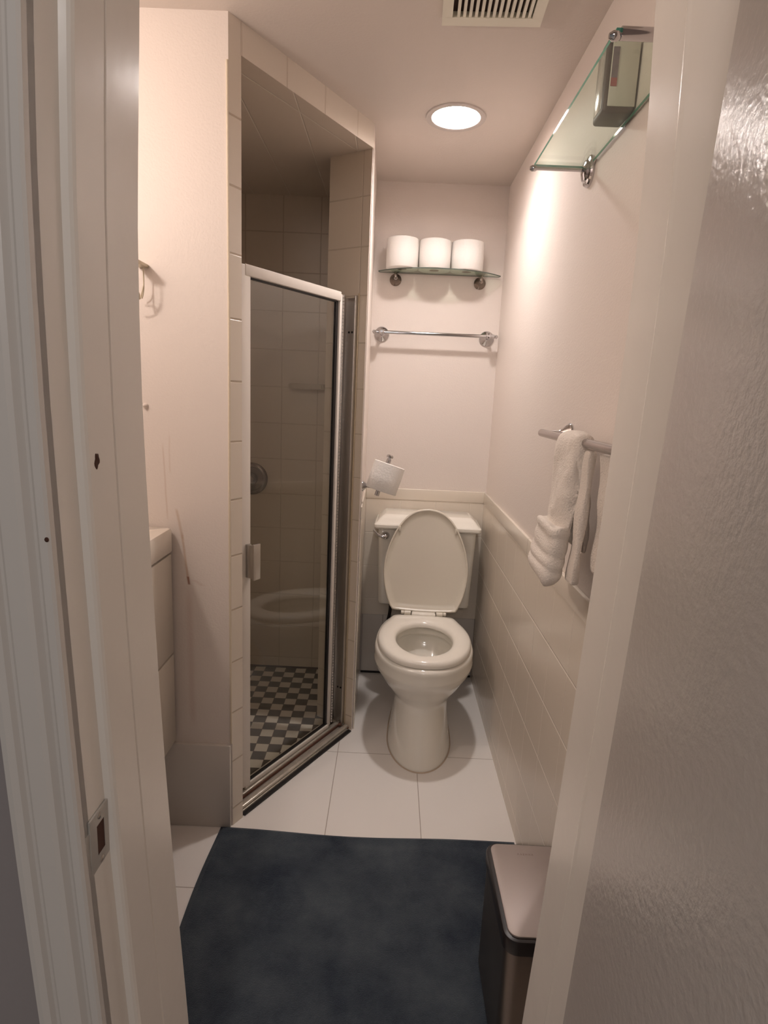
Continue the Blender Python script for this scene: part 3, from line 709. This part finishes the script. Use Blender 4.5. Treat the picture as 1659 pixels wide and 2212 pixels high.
# shower fittings
vl = thing('shower_valve', 'round chrome shower valve plate on the tiled wall behind the glass', 'shower valve', (-.650, YB - .008, .958))
bm = bmesh.new(); lathe(bm, [(0, .076), (.004, .076), (.010, .070), (.012, .060), (.0125, .057), (.010, .055), (.010, .030), (.014, .027), (.018, .024)], (0, 0, 0), (0, -1, 0), 48); obj('escutcheon', bm, m_bronze, vl)
bm = bmesh.new(); lathe(bm, [(0, .024), (.030, .022), (.040, .020), (.044, .012)], (0, -.016, 0), (0, -1, 0), 32); box(bm, (-.008, -.058, -.065), (.008, -.046, .0), .004, 2); obj('handle', bm, m_bronze, vl)
sd2 = thing('overhead_shower', 'dark round overhead shower high on the shower back wall', 'shower head', (-.74, YB - .008, 2.04))
bm = bmesh.new(); tube(bm, bez([(0, 0, 0), (.0, -.06, .01), (0.01, -.12, -.01), (.018, -.15, -.035)], 6), .010, 12); obj('pipe', bm, m_bronze, sd2)
bm = bmesh.new(); lathe(bm, [(0, .012), (.012, .016), (.022, .034), (.036, .046), (.044, .047), (.046, .040)], (.018, -.145, -.022), (.35, -.55, -1), 32); obj('spray_head', bm, m_bronze, sd2)
ss = thing('soap_shelf', 'small beige tiled soap ledge projecting from the shower back wall', 'shelf', (-.395, YB - .008, 1.395))
bm = bmesh.new(); prism(bm, [(-.078, 0), (.095, 0), (.095, -.060), (.078, -.075), (-.055, -.075), (-.078, -.055)], -.012, .012); bmesh.ops.bevel(bm, geom=bm.edges[:], offset=.004, segments=2, affect='EDGES')
obj('ledge', bm, simple('beige_ceramic', (.50, .42, .32), .3), ss)

# ------------------------------------------------------------------ vanity
vn = thing('vanity_cabinet', 'white wall hung vanity with two drawers and ceramic basin top, left wall', 'vanity', (-.885, 1.33, 0))
bm = bmesh.new(); box(bm, (-.264, -.31, .300), (.246, .306, .898)); obj('carcass', bm, m_vanity, vn)
bm = bmesh.new(); box(bm, (.2465, -.31, .301), (.266, .306, .584), .0015); obj('drawer', bm, m_vanity, vn)
bm = bmesh.new(); box(bm, (.2465, -.31, .590), (.266, .306, .893), .0015); obj('drawer', bm, m_vanity, vn)
bm = bmesh.new(); X0, X1, W0, W1 = -.2645, .270, -.315, .311
def rr2(x0, x1, y0, y1, r, z, n=6):
    p_ = []
    for cx, cy, a0 in ((x1 - r, y0 + r, -PI / 2), (x1 - r, y1 - r, 0), (x0 + r, y1 - r, PI / 2), (x0 + r, y0 + r, PI)):
        for i in range(n + 1): p_.append((cx + r * math.cos(a0 + PI / 2 * i / n), cy + r * math.sin(a0 + PI / 2 * i / n), z))
    return p_
loft(bm, [rr2(X0, X1 - .004, W0, W1 - .003, .01, .899), rr2(X0, X1, W0, W1, .012, .904), rr2(X0, X1, W0, W1, .012, .962), rr2(X0 + .002, X1 - .003, W0 + .003, W1 - .003, .012, .969), rr2(X0 + .006, X1 - .008, W0 + .008, W1 - .008, .012, .971),
    rr2(X0 + .12, X1 - .05, W0 + .06, W1 - .06, .03, .970), rr2(X0 + .13, X1 - .06, W0 + .07, W1 - .07, .04, .955), rr2(X0 + .15, X1 - .08, W0 + .10, W1 - .10, .05, .912)], cap0=True, cap1=True)
obj('basin_top', bm, m_basin, vn, ang=40)

# wire rack and little hook on the wall over the vanity
hk = thing('wall_hook', 'cream metal bracket with hanging wire loops on the wall above the vanity', 'hook', (-.668, YL, 1.675))
bm = bmesh.new(); box(bm, (-.022, -.085, -.003), (.004, -.0005, .006), .0015); obj('bracket', bm, m_wire, hk)
bm = bmesh.new()
for y in (-.070, -.028):
    tube(bm, bez([(.001, y, -.006), (.001, y, -.05), (-.004, y + .006, -.072), (-.010, y + .012, -.082)], 5), .0018, 8)
tube(bm, bez([(.001, -.070, -.05), (-.004, -.045, -.088), (.001, -.028, -.05)], 6), .0018, 8)
tube(bm, bez([(-.030, -.05, -.068), (-.008, -.05, -.070), (-.002, -.05, -.080), (-.008, -.05, -.092), (-.030, -.05, -.096)], 6), .0018, 8)
obj('wire_loop', bm, m_wire, hk)
k2 = bmesh.new(); lathe(k2, [(0, .007), (.004, .007), (.012, .003), (.014, .0)], (-.684, YL - .0003, 1.312), (0, -1, 0), 12)
tag(obj('wall_plug', k2, m_paint), 'tiny pale nub on the left wall midway between wire hook and vanity top', 'hook')

# ------------------------------------------------------------------ ceiling things
dl = thing('downlight', 'lit round recessed ceiling light with a white trim ring', 'ceiling light', (LX, LY, H))
bm = bmesh.new()
rings = [[(r * math.cos(2 * PI * i / 48), r * math.sin(2 * PI * i / 48), z) for i in range(48)] for r, z in ((LR + .016, -.0005), (LR + .015, -.004), (LR + .004, -.005), (LR - .003, -.003), (LR - .006, .006), (LR - .008, .040), (LR - .0005, .040), (LR - .0005, .0005), (LR + .016, -.0005))]
loft(bm, rings); obj('trim_ring', bm, simple('white_trim_metal', (.62, .56, .52), .45), dl)
bm = bmesh.new(); lathe(bm, [(0, LR - .012), (.006, LR - .012)], (0, 0, .026), (0, 0, 1), 48); obj('lens', bm, m_lamp, dl)
vt = thing('exhaust_vent', 'cream slotted exhaust fan grille on the ceiling', 'vent', (.1905, 1.515, H), -.04)
bm = bmesh.new(); W, L_ = .119, .122; sl = 14; x0 = -.094; sp_ = .0139
def frame_box(a, b_): box(bm, a, b_)
frame_box((-W, .090, -.016), (W, L_, -.001)); frame_box((-W, -L_, -.016), (W, -.090, -.001)); frame_box((-W, -.0905, -.016), (-.0945, .0905, -.001)); frame_box((.0945, -.0905, -.016), (W, .0905, -.001))
obj('grille_frame', bm, m_vent, vt)
bm = bmesh.new()
for i in range(sl - 1):
    xx = x0 + sp_ * (i + 1) - .0035; box(bm, (xx, -.0903, -.015), (xx + .0070, .0903, -.002))
obj('slats', bm, m_vent, vt)
obj('dark_cavity', box(bmesh.new(), (-.096, -.092, -.0025), (.096, .092, -.0008)), m_dark, vt)

# ------------------------------------------------------------------ floor things
# bath mat with rounded corners, hem and a slightly wavy far edge
mt = bmesh.new(); NX, NY = 60, 44; X0, X1, Y0m, Y1m = -.485, .447, .965, 1.632
grid = []
for j in range(NY + 1):
    row = []
    for i in range(NX + 1):
        u, v = i / NX, j / NY; x = X0 + (X1 - X0) * u; y = Y0m + (Y1m - Y0m) * v
        y += -.010 * math.sin(PI * u) * v * v + .003 * math.sin(9 * u + 1) * v
        x += .004 * math.sin(7 * v) * (1 - u) + (.02 * (1 - u) * (v - .5) * 0)
        e = min(u * (X1 - X0), (1 - u) * (X1 - X0), v * (Y1m - Y0m), (1 - v) * (Y1m - Y0m))
        z = .004 + .0085 * min(1, e / .012) ** .5
        if .030 < e < .046: z -= .0022
        z += .0015 * math.sin(11 * x + 3 * y) * math.sin(8 * y)
        row.append(mt.verts.new((x, y, z)))
    grid.append(row)
for j in range(NY):
    for i in range(NX): mt.faces.new((grid[j][i], grid[j][i + 1], grid[j + 1][i + 1], grid[j + 1][i]))
bd = [grid[0][i] for i in range(NX + 1)] + [grid[j][NX] for j in range(1, NY + 1)] + [grid[NY][i] for i in range(NX - 1, -1, -1)] + [grid[j][0] for j in range(NY - 1, 0, -1)]
lowv = [mt.verts.new((v.co.x, v.co.y, .0008)) for v in bd]
for i in range(len(bd)): mt.faces.new((bd[i], lowv[i], lowv[(i + 1) % len(bd)], bd[(i + 1) % len(bd)]))
mt.faces.new(lowv)
tag(obj('bath_mat', mt, m_mat), 'slate blue plush bath mat on the white floor inside the doorway', 'bath mat')

BH = .335; bx0, bx1, by0, by1 = .268, .449, .968, 1.232
bn = thing('trash_can', 'slim steel trash can with black rim standing on the mat, right of the doorway', 'trash can', ((bx0 + bx1) / 2, (by0 + by1) / 2, .0135))
hx_, hy_ = (bx1 - bx0) / 2, (by1 - by0) / 2
bm = bmesh.new(); loft(bm, [rr2(-hx_ + .008, hx_ - .008, -hy_ + .008, hy_ - .008, .024, 0), rr2(-hx_ + .004, hx_ - .004, -hy_ + .004, hy_ - .004, .026, .008), rr2(-hx_ + .004, hx_ - .004, -hy_ + .004, hy_ - .004, .026, BH - .040)], cap0=True, cap1=True); obj('body', bm, m_darksteel, bn)
bm = bmesh.new(); loft(bm, [rr2(-hx_, hx_, -hy_, hy_, .028, BH - .046), rr2(-hx_, hx_, -hy_, hy_, .028, BH - .020), rr2(-hx_ + .002, hx_ - .002, -hy_ + .002, hy_ - .002, .027, BH - .016), rr2(-hx_ + .009, hx_ - .009, -hy_ + .009, hy_ - .009, .022, BH - .014)], cap0=True, cap1=True); obj('rim', bm, m_blackplastic, bn)['label'] = 'black plastic rim'
bm = bmesh.new(); loft(bm, [rr2(-hx_ + .0095, hx_ - .0095, -hy_ + .0095, hy_ - .0095, .021, BH - .0138), rr2(-hx_ + .0095, hx_ - .0095, -hy_ + .0095, hy_ - .0095, .021, BH - .0105), rr2(-hx_ + .0115, hx_ - .0115, -hy_ + .0115, hy_ - .0115, .020, BH - .0095)], cap0=True, cap1=True)
lid = obj('lid', bm, m_steel, bn); lid['label'] = 'brushed steel lid'
# faint embossed lettering, too small and worn to read
bm = bmesh.new(); xx = -.022
for i, wd in enumerate((.0048, .0046, .0030, .0052, .0046, .0040)):
    if i in (0, 1):
        for k in (-1, 1):
            t_ = bmesh.new(); box(t_, (-.0004, -.0030, 0), (.0004, .0030, .0004)); bmesh.ops.rotate(t_, verts=t_.verts, cent=(0, 0, 0), matrix=Matrix.Rotation(k * .42, 3, 'Z')); bmesh.ops.translate(t_, verts=t_.verts, vec=(xx + wd / 2 + k * .001, hy_ - .040, BH - .0096))
            me = bpy.data.meshes.new('t'); t_.to_mesh(me); t_.free(); bm.from_mesh(me); bpy.data.meshes.remove(me)
    else:
        box(bm, (xx, hy_ - .043, BH - .0096), (xx + .0008, hy_ - .037, BH - .0092)); box(bm, (xx + wd - .0014, hy_ - .043, BH - .0096), (xx + wd - .0006, hy_ - .037, BH - .0092))
        box(bm, (xx, hy_ - .0404, BH - .0096), (xx + wd - .001, hy_ - .0397, BH - .0092))
    xx += wd + .0022
obj('lettering', bm, m_print, bn)
